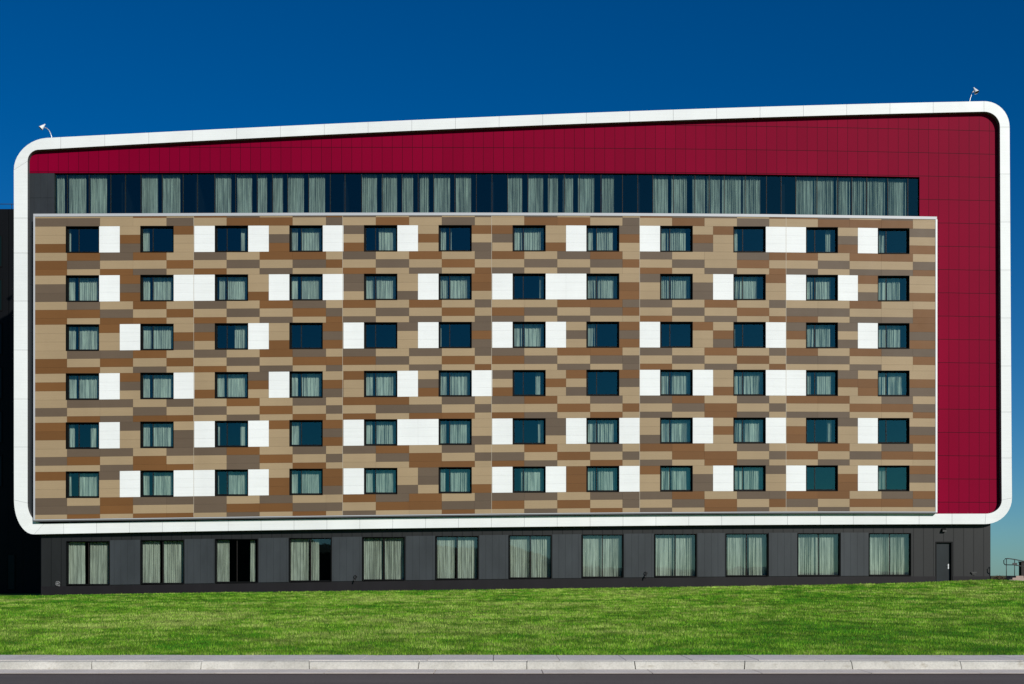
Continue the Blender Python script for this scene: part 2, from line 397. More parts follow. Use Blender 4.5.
# ---- windows -------------------------------------------------
def curtain_mesh(mb, x0, x1, z0, z1, Y, full=1.0):
    w = x1 - x0; n_ = max(6, int(w / .022)); m_ = 6
    lam = random.uniform(.085, .13); ph = random.uniform(0, 6.28); lean = random.uniform(-.10, .10); f2 = random.uniform(.4, .8)
    a2 = random.uniform(.3, 1.0)
    i0 = len(mb.v)
    for j in range(m_ + 1):
        t = j / m_; z = z0 + (z1 - z0) * t
        for i in range(n_ + 1):
            u = i / n_
            x = x0 + w * u + lean * (1 - t) * math.sin(math.pi * u) * .6
            s = x0 + w * u
            y = Y + (.038 + .03 * math.sin(5 * s + ph)) * math.sin(2 * math.pi * s / lam + ph + .9 * a2 * t * math.sin(2.1 * s + ph)) + .02 * math.sin(2 * math.pi * s * f2 / lam + 2 * ph)
            mb.v.append((x, y, z))
    for j in range(m_):
        for i in range(n_):
            a = i0 + j * (n_ + 1) + i; mb.f.append((a, a + 1, a + n_ + 2, a + n_ + 1)); mb.mi.append(0); mb.uv.append([(0, 0)] * 4); mb.sm.append(True)

def bar(mb, x0, x1, z0, z1, Yf, Yb_, mi=0): mb.box(x0, x1, Yf, Yb_, z0, z1, mi)
def make_window(x0, x1, v0, v1, Yface, recess, spans, mull, fw=.095, cdep=.36, name='window', gm='glass'):
    p0 = P(x0, vy(x0, v1), Yface); p1 = P(x1, vy(x1, v0), Yface)
    X0, X1, Z0, Z1 = p0[0], p1[0], P((x0 + x1) / 2, vy((x0 + x1) / 2, v1), Yface)[2], P((x0 + x1) / 2, vy((x0 + x1) / 2, v0), Yface)[2]
    e = -.012; X0 += e; X1 -= e; Z0 += e; Z1 -= e
    Yg = Yface + recess
    t = .018                                # lining thickness
    f = MB()
    # lining (reveal) box
    bar(f, X0, X0 + t, Z0, Z1, Yface - .012, Yg + .08); bar(f, X1 - t, X1, Z0, Z1, Yface - .012, Yg + .08)
    bar(f, X0 + t, X1 - t, Z1 - t, Z1, Yface - .012, Yg + .08); bar(f, X0 + t, X1 - t, Z0, Z0 + t * 1.6, Yface - .03, Yg + .08)
    a, b, c, d = X0 + t, X1 - t, Z0 + t * 1.6, Z1 - t
    bar(f, a, a + fw, c, d, Yg - .03, Yg + .05); bar(f, b - fw, b, c, d, Yg - .03, Yg + .05)
    bar(f, a + fw, b - fw, d - fw, d, Yg - .03, Yg + .05); bar(f, a + fw, b - fw, c, c + fw, Yg - .03, Yg + .05)
    win = part(f, name, M['black'])
    W = X1 - X0
    mx = X0 + W * mull
    mm = MB(); bar(mm, mx - .022, mx + .022, c + fw, d - fw, Yg - .022, Yg + .04); mm.build('mullion', M['mull'], win, org=HO)
    pg = MB(); gx0, gx1, gz0, gz1 = a + fw, b - fw, c + fw, d - fw
    for (u, w_) in ((gx0, mx - .022), (mx + .022, gx1)):
        tl = random.uniform(-.0015, .0015)
        q = MB(); q.face([(u, Yg + .005, gz0), (w_, Yg + .005 + tl, gz0), (w_, Yg + .005 + tl, gz1), (u, Yg + .005, gz1)]); q.build('pane', M[gm], win, org=HO)
    dep = recess + cdep; sh = ((x0 + x1) / 2 - CX) / F * dep / W
    for (s0, s1) in spans:
        if s0 > .3 and s1 > .66 and s1 - s0 > .25: s1 = 1.04 - sh
        if s0 < .12 and s1 - s0 > .1: s0 = min(s0, -.02 - min(0, sh))
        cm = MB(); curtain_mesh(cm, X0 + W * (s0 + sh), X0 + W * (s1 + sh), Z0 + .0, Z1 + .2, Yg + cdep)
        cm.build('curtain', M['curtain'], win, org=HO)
    return win
A_, B_ = 'a', 'b'
CUR = [
 [[(.10, .15)], [(.1, .27)], [(.78, .93)], [(.08, .25), (.35, .85)], [(.45, .83)], [(.05, .22), (.36, .39)], [(.05, .28), (.35, .82)], [(.03, .2), (.3, .8)], [(.03, .25), (.3, .78)], [(.02, .12)], [(.6, .78)], [(.05, .2)]],
 [[(.05, .3), (.38, .95)], [(.05, .3), (.38, .9)], [(.12, .32), (.38, .92)], [(.05, .25), (.35, .88)], [(.05, .3), (.38, .82)], [(.02, .27), (.35, .82)], [(.8, .97)], [(.05, .28), (.35, .8)], [(.02, .27), (.33, .75)], [(.02, .28), (.3, .72)], [(.05, .2), (.3, .75)], [(.05, .25), (.3, .7)]],
 [[(.1, .3), (.38, .95)], [(.08, .33), (.4, .95)], [(.6, .95)], [], [], [(.02, .08)], [(.03, .28), (.35, .78)], [(.03, .25)], [], [(.0, .05)], [(.05, .23), (.3, .75)], [(.1, .25), (.3, .7)]],
 [[(.1, .32), (.4, .92)], [(.1, .28), (.38, .92)], [(.1, .28), (.38, .9)], [(.05, .25), (.37, .85)], [(.1, .28), (.37, .85)], [(.05, .25), (.35, .8)], [(.7, .85)], [], [(.02, .25), (.35, .78)], [(.03, .25), (.32, .72)], [(.02, .15), (.33, .7)], [(.05, .25), (.33, .68)]],
 [[(.12, .26), (.75, .93)], [(.1, .28), (.38, .75)], [(.1, .15), (.78, .93)], [(.05, .3)], [(.05, .25), (.37, .85)], [(.03, .22), (.33, .83)], [(.77, .93)], [(.03, .28), (.35, .78)], [(.03, .27), (.35, .8)], [(.03, .25), (.33, .72)], [(.65, .8)], []],
 [[(.1, .17), (.38, .93)], [(.1, .27), (.4, .92)], [(.1, .13), (.4, .9)], [(.05, .25), (.37, .88)], [(.08, .27), (.37, .85)], [(.03, .2), (.35, .83)], [(.22, .3), (.35, .82)], [(.03, .25), (.35, .75)], [(.05, .28), (.35, .75)], [(.03, .28), (.33, .78)], [], [(.0, .25)]]]
for r in range(6):
    for k in range(12):
        make_window(WX[k], WX[k] + WW[k], r, r + WB, YS, .24, CUR[r][k], .36 - .006 * k)
GX = [(66.5, 109), (141, 183.5), (215.5, 257.5), (289.5, 331), (362.8, 404.6), (436, 478), (509.3, 551.3), (582.3, 623), (655, 696.3), (726.3, 768), (798.3, 839.8), (869.6, 911)]
GC = [[(.06, .44), (.55, .95)], [(.03, .45), (.54, .93)], [(.05, .33), (.82, .95)], [(.03, .47), (.53, .72)], [(.02, .47), (.52, 1.0)], [(.0, .45), (.51, .95)], [(.0, .48), (.52, .93)],
      [(-.02, .49), (.51, 1.02)], [(-.02, .46), (.5, .98)], [(-.02, .46), (.52, .85)], [(-.02, .48), (.5, 1.0)], [(-.02, .47), (.5, 1.02)]]
GV0, GV1 = 6.425, 7.315
for (x0, x1), cs in zip(GX, GC): make_window(x0, x1, GV0, GV1, YG - .06, .2, cs, .5, fw=.045, cdep=.3, gm='ground_glass')

# ribbon glazing
RM = [67.2, 89.1, 110.7, 125.4, 141, 162.2, 183.1, 197.4, 214.7, 235.6, 257.2, 272.5, 287.6, 308.7, 330.3, 345, 361.6, 382.6, 402, 418.2, 433.7, 454.8, 476.4, 492, 507.7, 528, 549, 564.5,
      579.2, 601, 622.5, 637.8, 652.9, 673.5, 695, 709.3, 724.4, 745.3, 766.5, 781.2, 795.9, 817.1, 837.7, 852, 866.9, 887.7, 907.9]
RC = [(57, 65), (69, 86), (91, 107), (142, 158), (163, 180), (215, 231), (237, 252), (258, 267), (273, 283), (288, 304), (309, 325), (362, 377), (382, 397), (402, 413), (420, 429), (434, 450), (456, 471),
      (508, 522), (528, 543), (548, 558), (563, 573), (578, 594), (602, 614), (653, 668), (671, 687), (692, 705), (706, 720), (722, 741), (743, 760), (796, 815), (816, 834), (836, 850), (852, 865.5), (867, 885), (888, 906)]
rb = MB()
for a, b in zip(xs[:-1], xs[1:]):
    rb.cell(a, b, RIBV0 - .02, RIBV0 + .035, YW - .03, YW + .08); rb.cell(a, b, -.25, -.2, YW - .03, YW + .08)
rb.cell(RIBX0, RIBX0 + 1.1, RIBV0 + .035, -.25, YW - .03, YW + .08); rb.cell(RIBX1 - .8, RIBX1 + 1, RIBV0 + .035, -.25, YW - .03, YW + .08)
ribbon = part(rb, 'ribbon_window', M['black'])
edges = [RIBX0 + 1.1] + RM + [RIBX1 - .8]
for x in RM:
    q = MB(); q.cell(x - .32, x + .32, RIBV0 + .035, -.25, YW - .035, YW + .06); q.build('mullion', M['mull'], ribbon, org=HO)
for a, b in zip(edges[:-1], edges[1:]):
    q = MB(); a_, b_ = a + (.32 if a > 60 else 0), b - (.32 if b < 915 else 0); tl = random.uniform(-.002, .002)
    q.face([Q(a_, -.25, YW), P(b_, vy(b_, -.25), YW + tl), P(b_, vy(b_, RIBV0 + .035), YW + tl), Q(a_, RIBV0 + .035, YW)]); q.build('pane', M['ribbon_glass'], ribbon, org=HO)
for a, b in RC:
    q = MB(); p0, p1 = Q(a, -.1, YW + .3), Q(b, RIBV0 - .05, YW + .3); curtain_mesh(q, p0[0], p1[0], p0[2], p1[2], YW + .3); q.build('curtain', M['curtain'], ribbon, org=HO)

# interior floors + partitions + back wall, dark
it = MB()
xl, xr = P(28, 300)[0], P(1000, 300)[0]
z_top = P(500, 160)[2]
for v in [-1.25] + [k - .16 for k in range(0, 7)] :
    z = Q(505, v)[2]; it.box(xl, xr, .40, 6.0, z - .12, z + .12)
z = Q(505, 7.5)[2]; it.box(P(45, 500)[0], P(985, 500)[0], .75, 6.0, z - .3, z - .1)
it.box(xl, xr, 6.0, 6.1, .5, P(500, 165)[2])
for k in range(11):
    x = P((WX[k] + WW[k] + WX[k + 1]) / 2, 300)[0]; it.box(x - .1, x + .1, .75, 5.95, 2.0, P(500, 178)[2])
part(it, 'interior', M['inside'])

# ---- ground-floor wall
gx0, gx1 = 41.0, 990.5
gr = MB()
cuts = [gx0] + [c for p_ in GX for c in p_] + [gx1]
hd = MB(); pl = MB()
hx = list(np.linspace(gx0, gx1, 20))
for a, b in zip(hx[:-1], hx[1:]): hd.cell(a, b, 6.0, GV0 - .02, YG + .02, YG + .4, 0)
for a, b in GX: hd.cell(a, b, GV0 - .02, GV0 - .001, YG + .02, YG + .4, 0)
part(hd, 'header_band', M['ribbed'])
DX0, DX1, DV0 = 935.6, 952.8, 6.6
wl = MB(); pn = MB()
for i in range(0, len(cuts), 2):
    a, b = cuts[i], cuts[i + 1]
    wl = MB()
    if i == 0: wl.cell(a, b, GV0 - .02, GV1 + .02, YG + .02, YG + .4, 0)
    elif i == len(cuts) - 2:
        wl.cell(a, DX0, GV0 - .02, GV1 + .3, YG + .02, YG + .4, 0); wl.cell(DX1, b, GV0 - .02, GV1 + .3, YG + .02, YG + .4, 0)
        wl.cell(DX0, DX1, GV0 - .02, DV0, YG + .02, YG + .4, 0)
    else:
        q = MB(); q.cell(a + 1.0, b - 1.0, GV0 - .015, GV1 + .005, YG - .04, YG + .3, 0); part(q, 'wall_panel', M['wallgrey'])
        wl.cell(a, b, GV0 - .02, GV1 + .02, YG + .02, YG + .4, 0)
    part(wl, 'ribbed_wall', M['ribbed'])
for a, b in [(x, y) for x, y in zip(hx[:-1], hx[1:])]:
    pl.cell(a, min(b, DX0), GV1 + .018, 8.0, YG - .02, YG + .5, 0) if a < DX0 else None
pl.cell(DX1, gx1 + .5, GV1 - .0 + .018, 8.0, YG - .02, YG + .5, 0)
part(pl, 'plinth', M['plinth'])
# side/back walls of the ground floor
sd = MB(); a = P(gx0, 560, YG); b = P(gx1, 560, YG); zt = P(500, 528)[2]
sd.box(a[0], a[0] + .3, YG + .42, BACK - .5, -.5, zt); sd.box(b[0] - .3, b[0], YG + .42, BACK - .5, -.5, zt); sd.box(a[0] + .3, b[0] - .3, BACK - .8, BACK - .5, -.5, zt)
part(sd, 'side_wall', M['ribbed'])
# underside of the overhang comes with the shell
# door
d_ = MB(); zb = P(945, 584.5, YG)[2]
p0, p1 = P(DX0, 584, YG + .2), P(DX1 - 3.2, vy(944, DV0) + 1.0, YG + .2); p0 = (P(DX0, 584, YG)[0] + .03, 0, p0[2]); p1 = (p1[0] - .0, 0, p1[2])
Xd0, Xd1 = P(DX0, 560, YG)[0], P(DX1, 560, YG)[0]; Zd1 = P(944, vy(944, DV0), YG)[2]
d_.box(Xd0 + .06, Xd1 - .1, YG + .17, YG + .22, zb, Zd1 - .07)
door = part(d_, 'door', M['doorm'])
h_ = MB(); hx_ = Xd1 - .22; hz = zb + 1.12
h_.box(hx_ - .03, hx_ + .03, YG + .155, YG + .168, hz - .15, hz + .15); h_.tube([(hx_, YG + .16, hz + .03), (hx_, YG + .10, hz + .03), (hx_ - .12, YG + .10, hz + .03)], .012)
h_.build('handle', M['alu'], door, org=HO)
df = MB(); df.box(Xd0, Xd0 + .058, YG + .0, YG + .3, zb, Zd1); df.box(Xd1 - .098, Xd1, YG + .0, YG + .3, zb, Zd1); df.box(Xd0 + .058, Xd1 - .098, YG, YG + .3, Zd1 - .068, Zd1)
df.build('door_frame', M['black'], door, org=HO)
# wall lamp above door
wlp = MB(); c = P(943.5, 530.2, YG); wlp.box(c[0] - .09, c[0] + .09, YG - .03, YG + .02, c[2] - .10, c[2] + .10)
wlp.hexa([(c[0] - .12, YG - .22, c[2] - .1), (c[0] + .12, YG - .22, c[2] - .1), (c[0] + .12, YG - .22, c[2] + .0), (c[0] - .12, YG - .22, c[2] + .0)],
         [(c[0] - .12, YG - .03, c[2] - .1), (c[0] + .12, YG - .03, c[2] - .1), (c[0] + .12, YG - .03, c[2] + .12), (c[0] - .12, YG - .03, c[2] + .12)])
part(wlp, 'wall_lamp', M['rubber'])
# fire-department connection (round, silver) at far left, hose bibs, small vent
def ring(cx, cy, Y, r, t, mb, seg=14):
    pts = [(cx + r * math.cos(2 * math.pi * i / seg), Y, cy + r * math.sin(2 * math.pi * i / seg)) for i in range(seg + 1)]
    mb.tube(pts, t, 6, caps=False)
q = MB(); c = P(58, 583.5, YG); ring(c[0], c[2], YG - .06, .13, .028, q); q.tube([(c[0], YG + .02, c[2]), (c[0], YG - .12, c[2])], .07, 10)
q.tube([(c[0] + .1, YG + .02, c[2] - .14), (c[0] + .1, YG - .1, c[2] - .14)], .04, 8); part(q, 'standpipe_inlet', mat('tarnished_metal', (.16, .16, .165), .5, .3))
for (x, y) in ((355.5, 578.8), (645.5, 575.2)):
    q = MB(); c = P(x, y, YG); q.tube([(c[0], YG, c[2]), (c[0], YG - .2, c[2]), (c[0] - .04, YG - .27, c[2] - .1), (c[0] - .06, YG - .27, c[2] - .2)], .05, 8)
    q.tube([(c[0] + .02, YG - .12, c[2] + .04), (c[0] + .02, YG - .12, c[2] + .16)], .025, 6); ring(c[0] + .02, c[2] + .14, YG - .14, .09, .022, q)
    part(q, 'hose_tap', M['rubber'])
q = MB(); c = P(973.5, 572.6, YG); q.box(c[0] - .16, c[0] + .16, YG - .10, YG + .02, c[2] - .03, c[2] + .04)
q.box(c[0] - .1, c[0] + .1, YG - .06, YG + .02, c[2] - .12, c[2] - .04); part(q, 'wall_vent', M['rubber'])

# ---- roof lamps (two gooseneck floodlights)
def roof_lamp(base_px, pts_px, head_c, dirx, Y, label, roof_y):
    o = P(base_px[0], base_px[1], Y); root = empty('roof_lamp', o); WORLD[root.name] = o
    tag(root, label, 'lamp', 'gooseneck lamps on the roof edge')
    z0 = o[2] - .25
    q = MB(); q.box(o[0] - .12, o[0] + .12, Y - .12, Y + .12, o[2] - .9, o[2] - .86); q.build('base_plate', M['alu'], root, org=o)
    pts = [(o[0], Y, o[2] - .88)] + [P(*p_, Y) for p_ in pts_px]
    q = MB(); q.tube(pts, .027, 8); q.build('arm', M['alu'], root, org=o)
    hx, _, hz = P(*head_c, Y)
    q = MB()                       # slanted bell head
    ax = np.array([dirx * .62, -.25, -.74]); ax /= np.linalg.norm(ax); st = np.array([hx, Y, hz]) - ax * .17
    q.tube([st + ax * t for t in (0, .05, .12, .22, .34)], [.028, .06, .085, .12, .155], 16, caps=False); q.tube([st - ax * .05, st + ax * .02], .04, 10)
    sh = q.build('lamp_shade', M['frame_white'], root, org=o)
    q = MB(); q.tube([st + ax * .325, st + ax * .33], .148, 16); q.build('lens', M['rubber'], root, org=o)
roof_lamp((52.0, 138), [(52.2, 139), (51.0, 134.6), (49.2, 130.6), (47.0, 128.4), (44.5, 127.4)], (42.6, 126.6), -1, .6, 'gooseneck roof lamp at the low left end of the white roof edge', 138)
roof_lamp((969.5, 101.5), [(969.4, 102), (970.3, 98.4), (971.2, 95.0), (972.2, 92.4), (974, 90.6)], (975.4, 90.4), .5, .6, 'gooseneck roof lamp at the high right end of the white roof edge', 101)

# ================================================================== ANNEX (left, far back)
AY = 16.0; ax0, ax1 = P(-60, 300, AY)[0], P(46, 300, AY)[0]
ao = (ax0 + (ax1 - ax0) / 2, AY, 0.5); annex = empty('annex_building', ao); WORLD[annex.name] = ao
tag(annex, 'dark annex building standing in shade behind the left end of the hotel', 'building')
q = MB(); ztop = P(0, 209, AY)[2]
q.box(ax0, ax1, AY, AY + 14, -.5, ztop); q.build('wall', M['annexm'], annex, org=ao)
q = MB()
for k in range(9): q.tube([(ax0 + .2 + k * 1.0, AY + .3, ztop), (ax0 + .2 + k * 1.0, AY + .3, ztop + .45)], .02, 6)
q.tube([(ax0, AY + .3, ztop + .45), (ax1, AY + .3, ztop + .45)], .025, 6); q.build('roof_rail', M['rubber'], annex, org=ao)
def annex_window(x0, x1, y0, y1):
    a, b = P(x0, y1, AY), P(x1, y0, AY)
    f = MB(); e = .08
    f.box(a[0] - e, a[0], AY - .06, AY - .005, a[2] - e, b[2] + e); f.box(b[0], b[0] + e, AY - .06, AY - .005, a[2] - e, b[2] + e)
    f.box(a[0], b[0], AY - .06, AY - .005, b[2], b[2] + e); f.box(a[0], b[0], AY - .06, AY - .005, a[2] - e, a[2])
    w = f.build('window', M['black'], annex, org=ao)
    q = MB(); q.box(a[0], b[0], AY - .03, AY - .004, a[2], b[2]); q.build('pane', M['annexglass'], w, org=ao)
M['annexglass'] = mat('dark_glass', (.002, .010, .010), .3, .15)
annex_window(8, 14.5, 555, 589)
for yy in (236, 280, 324, 368, 412, 456): annex_window(-12, 1.5, yy, yy + 30)

# ================================================================== GROUND
def zpt(y): return EZ + (CY - y) / F * 80.0
LX = [P(x, 0)[0] for x in (-300, 0, 41, 200, 400, 600, 700, 800, 900, 990, 1003, 1024, 1400)]
LZ = [zpt(y + 1.5) for y in (596.5, 595.5, 594.5, 591.8, 589.5, 587, 585.7, 584.2, 581.8, 578.2, 579.2, 581.6, 583)]
KY = EY + 23.3          # kerb line
SBY = EY + 24.95         # back of sidewalk
def lawn_z(x, y):
    """x,y arrays -> lawn height"""
    zf = np.interp(x, LX, LZ)
    t = np.clip((y - SBY) / (0.0 - SBY), 0, 1)
    s = t * .90 + .10 * (t * t * (3 - 2 * t))
    z = .155 + (zf - .155) * s + .02 * np.sin(x * .21 + y * .13) * t * (1 - t) * 4
    b = np.clip((y - 14) / 60, 0, 1); b = b * b * (3 - 2 * b)
    return z * (1 - b) + (-.4) * b
gxs = np.concatenate([np.linspace(-400, -60, 18), np.linspace(-56, 56, 113), np.linspace(60, 400, 18)])
gys = np.concatenate([np.linspace(SBY, 2, 60), np.linspace(3, 90, 40)])
GXX, GYY = np.meshgrid(gxs, gys); GZ = lawn_z(GXX.ravel(), GYY.ravel()).reshape(GXX.shape)
me = bpy.data.meshes.new('lawn'); nv = len(gxs)
vs = np.stack([GXX.ravel(), GYY.ravel(), GZ.ravel()], 1)
fs = [(j * nv + i, j * nv + i + 1, (j + 1) * nv + i + 1, (j + 1) * nv + i) for j in range(len(gys) - 1) for i in range(nv - 1)]
me.from_pydata(vs.tolist(), [], fs); me.polygons.foreach_set('use_smooth', [True] * len(fs))
lawn = bpy.data.objects.new('lawn', me); COL.objects.link(lawn); tag(lawn, kind='structure')
m = M['soil'] = mat('lawn_turf', (.05, .09, .015), .95, .1)
n1 = noise(m, .5, 6, .6, stretch=(.5, 1, 1)); c = ramp(m, n1, [(.3, (.060, .150, .010)), (.5, (.100, .215, .018)), (.72, (.17, .27, .04))]); L(m, c, bsdf(m).inputs['Base Color'])
me.materials.append(m)

# ground sheet to the horizon
gm = bpy.data.meshes.new('ground'); S = 4000
gm.from_pydata([(-S, -S, -.45), (S, -S, -.45), (S, S, -.45), (-S, S, -.45)], [], [(0, 1, 2, 3)])
go = bpy.data.objects.new('ground', gm); COL.objects.link(go); tag(go, kind='structure')
m = mat('far_ground', (.09, .10, .04), .95, .1); c = ramp(m, noise(m, .02, 6), [(.3, (.06, .08, .03)), (.7, (.14, .13, .06))]); L(m, c, bsdf(m).inputs['Base Color']); gm.materials.append(m)
# near bank on the camera's side of the road
q = MB(); q.box(-400, 400, -140, KY - 15.5, -.5, .10); o = q.build('verge', M['soil']); tag(o, kind='structure')

# soil strip at the foot of the wall
q = MB(); bxs = list(np.linspace(P(41, 0)[0], P(1000, 0)[0], 80))
for a, b in zip(bxs[:-1], bxs[1:]):
    za, zb_ = float(lawn_z(np.array([a]), np.array([-.2]))[0]), float(lawn_z(np.array([b]), np.array([-.2]))[0])
    y0, y1 = -.42, .12
    q.face([(a, y0, za + .012), (b, y0, zb_ + .012), (b, y1, zb_ + .03), (a, y1, za + .03)])
m = mat('bare_soil', (.16, .10, .06), .95, .1); L(m, ramp(m, noise(m, 1.2, 6, .7), [(.35, (.05, .035, .022)), (.55, (.16, .105, .065)), (.7, (.24, .17, .11))]), bsdf(m).inputs['Base Color'])
o = q.build('soil_strip', m); tag(o, kind='structure')
# unseen bank in place of trees, added to darken the left ground-floor reflections
q = MB(); hxs = np.linspace(-320, 330, 90); prev = None
for X in hxs:
    hh = (13 + 3 * math.sin(X * .05) + 2 * math.sin(X * .23 + 1) + random.uniform(-1.2, 1.2)) * (1.0 if X < -25 else max(.22, 1 - (X + 25) / 60))
    cur = [(X, -196, -.4), (X, -203 + random.uniform(-1, 1), hh * .75), (X, -212, hh), (X, -245, hh * .8), (X, -300, -.4)]
    if prev:
        for j in range(4): q.face([prev[j], cur[j], cur[j + 1], prev[j + 1]])
    prev = cur
m = mat('tree_bank_green', (.03, .045, .015), .95, .1); L(m, ramp(m, noise(m, .25, 7, .7), [(.35, (.012, .02, .008)), (.65, (.05, .07, .02))]), bsdf(m).inputs['Base Color'])
o = q.build('unseen_tree_bank', m); tag(o, kind='structure')

# road
m = M['asphalt'] = mat('asphalt', (.05, .045, .043), .85, .3)
c = mixcol(m, 1, ramp(m, noise(m, 40, 3, .7), [(.3, (.085, .070, .064)), (.7, (.165, .138, .128))]), ramp(m, noise(m, .5, 5, .6, stretch=(.25, 2, 1)), [(.3, (.8, .8, .8)), (.7, (1.15, 1.15, 1.15))]), 'MULTIPLY')
sy_ = N(m, 'ShaderNodeSeparateXYZ'); L(m, N(m, 'ShaderNodeTexCoord').outputs['Object'], sy_.inputs[0]); mr_ = N(m, 'ShaderNodeMapRange'); L(m, sy_.outputs[1], mr_.inputs[0])
mr_.inputs[1].default_value = KY - 1.35; mr_.inputs[2].default_value = KY - .95
c = mixcol(m, mr_.outputs[0], c, (.075, .048, .034))        # washed-in dirt along the gutter
L(m, c, bsdf(m).inputs['Base Color']); bump(m, noise(m, 60, 3, .7), .5, .01)
q = MB(); q.box(-400, 400, KY - 15.5, KY - .90, -.4, 0.0); o = q.build('road', M['asphalt']); tag(o, kind='structure')
def concrete(name, lo, hi):
    m = mat(name, lo, .85, .3)
    c = ramp(m, noise(m, 1.1, 8, .65), [(.28, lo), (.72, hi)])
    c = mixcol(m, 1, c, ramp(m, noise(m, 30, 3, .7), [(.25, (.82, .82, .82)), (.6, (1.05, 1.05, 1.05))]), 'MULTIPLY')
    st = ramp(m, noise(m, 2.2, 6, .7, stretch=(1.5, 1, 4)), [(.58, (1, 1, 1)), (.72, (.72, .69, .64))])
    c = mixcol(m, 1, c, st, 'MULTIPLY')
    L(m, c, bsdf(m).inputs['Base Color']); bump(m, noise(m, 25, 4, .7), .35, .01); return m
M['kerb'] = concrete('kerb_concrete', (.38, .37, .33), (.60, .585, .53)); M['walk'] = concrete('sidewalk_concrete', (.62, .575, .54), (.78, .73, .69)); M['pan'] = concrete('gutter_concrete', (.66, .60, .54), (.84, .77, .70))
# gutter pan
q = MB(); x = -70.0
while x < 72: q.box(x + .008, x + 1.892 - .008, KY - .90, KY, -.3, .006 + random.uniform(-.002, .003)); x += 1.892
o = q.build('gutter', M['pan']); tag(o, kind='structure')
# kerb: cast lengths with a rolled nose, small offsets
q = MB(); x0 = P(500, 0, KY)[0] + (526.8 - 500) / F * 0
px2x = lambda px: EX + (px - CX) * 23.3 / F
x = px2x(526.8) - 1.955 * 36
skew = 0.0
while x < 72:
    dz = random.uniform(-.004, .004); dy = random.uniform(-.006, .006); a, b = x + .007, x + 1.955 - .007
    prof = [(KY + dy, -.3), (KY + dy, .0), (KY + .035 + dy, .115 + dz), (KY + .05 + dy, .138 + dz), (KY + .085 + dy, .150 + dz), (KY + .16, .153 + dz), (KY + .16, -.3)]
    i0 = len(q.v)
    sk2 = random.uniform(-.022, .022)
    for X, sk in ((a, skew), (b, sk2)):
        for (yy, zz) in prof: q.v.append((X + sk * max(0, zz) / .15 + random.uniform(-.004, .004), yy, zz))
    skew = sk2
    m_ = len(prof)
    for j in range(m_): q.f.append((i0 + j, i0 + (j + 1) % m_, i0 + m_ + (j + 1) % m_, i0 + m_ + j)); q.mi.append(0); q.uv.append([(0, 0)] * 4); q.sm.append(False)
    for off in (0, m_): q.f.append(tuple(i0 + off + j for j in range(m_))); q.mi.append(0); q.uv.append([(0, 0)] * m_); q.sm.append(False)
    x += 1.955
o = q.build('kerb', M['kerb']); tag(o, kind='structure')
q = MB(); x = px2x(560) - 1.2 * 56
while x < 72: q.box(x + .007, x + 1.2 - .007, KY + .165, SBY + .02, -.3, .160 + random.uniform(-.003, .003)); x += 1.2
q.box(-70, 72, KY + .16, SBY, -.3, .135)
o = q.build('sidewalk', M['walk']); tag(o, kind='structure')

# ---- grass blades: one uncountable mass
def blades(N_, near_pow=1.0):
    # sample by distance from camera, wider with distance
    d = 24.93 + (79.55 - 24.93) * RNG.random(N_) ** near_pow
    half = .5 * 1024 / F * d + 9
    xc = EX + (512 - CX) / F * d
    x = xc + (RNG.random(N_) * 2 - 1) * half; y = EY + d
    return x, y, d
NB = 560000
x, y, d = blades(NB, 1.25)
keep = np.ones(NB, bool)
z = lawn_z(x, y)
def vnoise(x, y, s, seed):
    r = np.random.default_rng(seed); T = r.random((257, 257)); u, v = x * s % 256, y * s % 256
    i, j = u.astype(int), v.astype(int); fu_, fv_ = u - i, v - j; fu_ = fu_ * fu_ * (3 - 2 * fu_); fv_ = fv_ * fv_ * (3 - 2 * fv_)
    return (T[i, j] * (1 - fu_) + T[i + 1, j] * fu_) * (1 - fv_) + (T[i, j + 1] * (1 - fu_) + T[i + 1, j + 1] * fu_) * fv_
xx, yy = x + 300, y + 300
fine = .5 * vnoise(xx * 1.2 + yy * .31, yy * .8 - xx * .2, 1.7, 4) + .5 * vnoise(xx + 40, yy * .55 + 9, 3.7, 5)
pat = .25 * vnoise(xx * .5 + yy * .2, yy * .7 - xx * .12, .40, 1) + .33 * vnoise(xx * .9 - yy * .25, yy * .8 + xx * .2, 1.1, 2) + .42 * vnoise(xx, yy * .6, 3.1, 3)
h = (.030 + .045 * RNG.random(NB)) * (.5 + .6 * pat + .6 * fine) * (.8 + .5 * (d - 25) / 55)
w = (.006 + .007 * RNG.random(NB)) * (1 + 1.3 * (d - 25) / 55)
ang = RNG.random(NB) * math.pi; lean = (RNG.random((NB, 2)) - .5) * .07
dx, dy = np.cos(ang) * w, np.sin(ang) * w * .5
V = np.zeros((NB, 3, 3), np.float32)
V[:, 0] = np.stack([x - dx, y - dy, z - .004], 1); V[:, 1] = np.stack([x + dx, y + dy, z - .004], 1); V[:, 2] = np.stack([x + lean[:, 0], y + lean[:, 1], z + h], 1)
me = bpy.data.meshes.new('grass'); me.vertices.add(NB * 3); me.vertices.foreach_set('co', V.ravel())
me.loops.add(NB * 3); me.loops.foreach_set('vertex_index', np.arange(NB * 3, dtype=np.int32))
me.polygons.add(NB); me.polygons.foreach_set('loop_start', np.arange(0, NB * 3, 3, dtype=np.int32))
me.update(calc_edges=True)
pat = pat + .30 * (vnoise(xx * .9, yy * .5, .17, 11) - .5) + .16 * (vnoise(xx + 7, yy * .8, .6, 12) - .5)
con = .85 + .75 * (d - 25) / 55
fine = np.clip(.5 + (fine - .5) * con, 0, 1)
t = np.clip((pat - .5) * 1.9 * con + .43 + (RNG.random(NB) - .5) * .7, 0, 1)[:, None]
dark = np.array([.048, .195, .008]); mid = np.array([.190, .370, .022]); yel = np.array([.350, .440, .105])
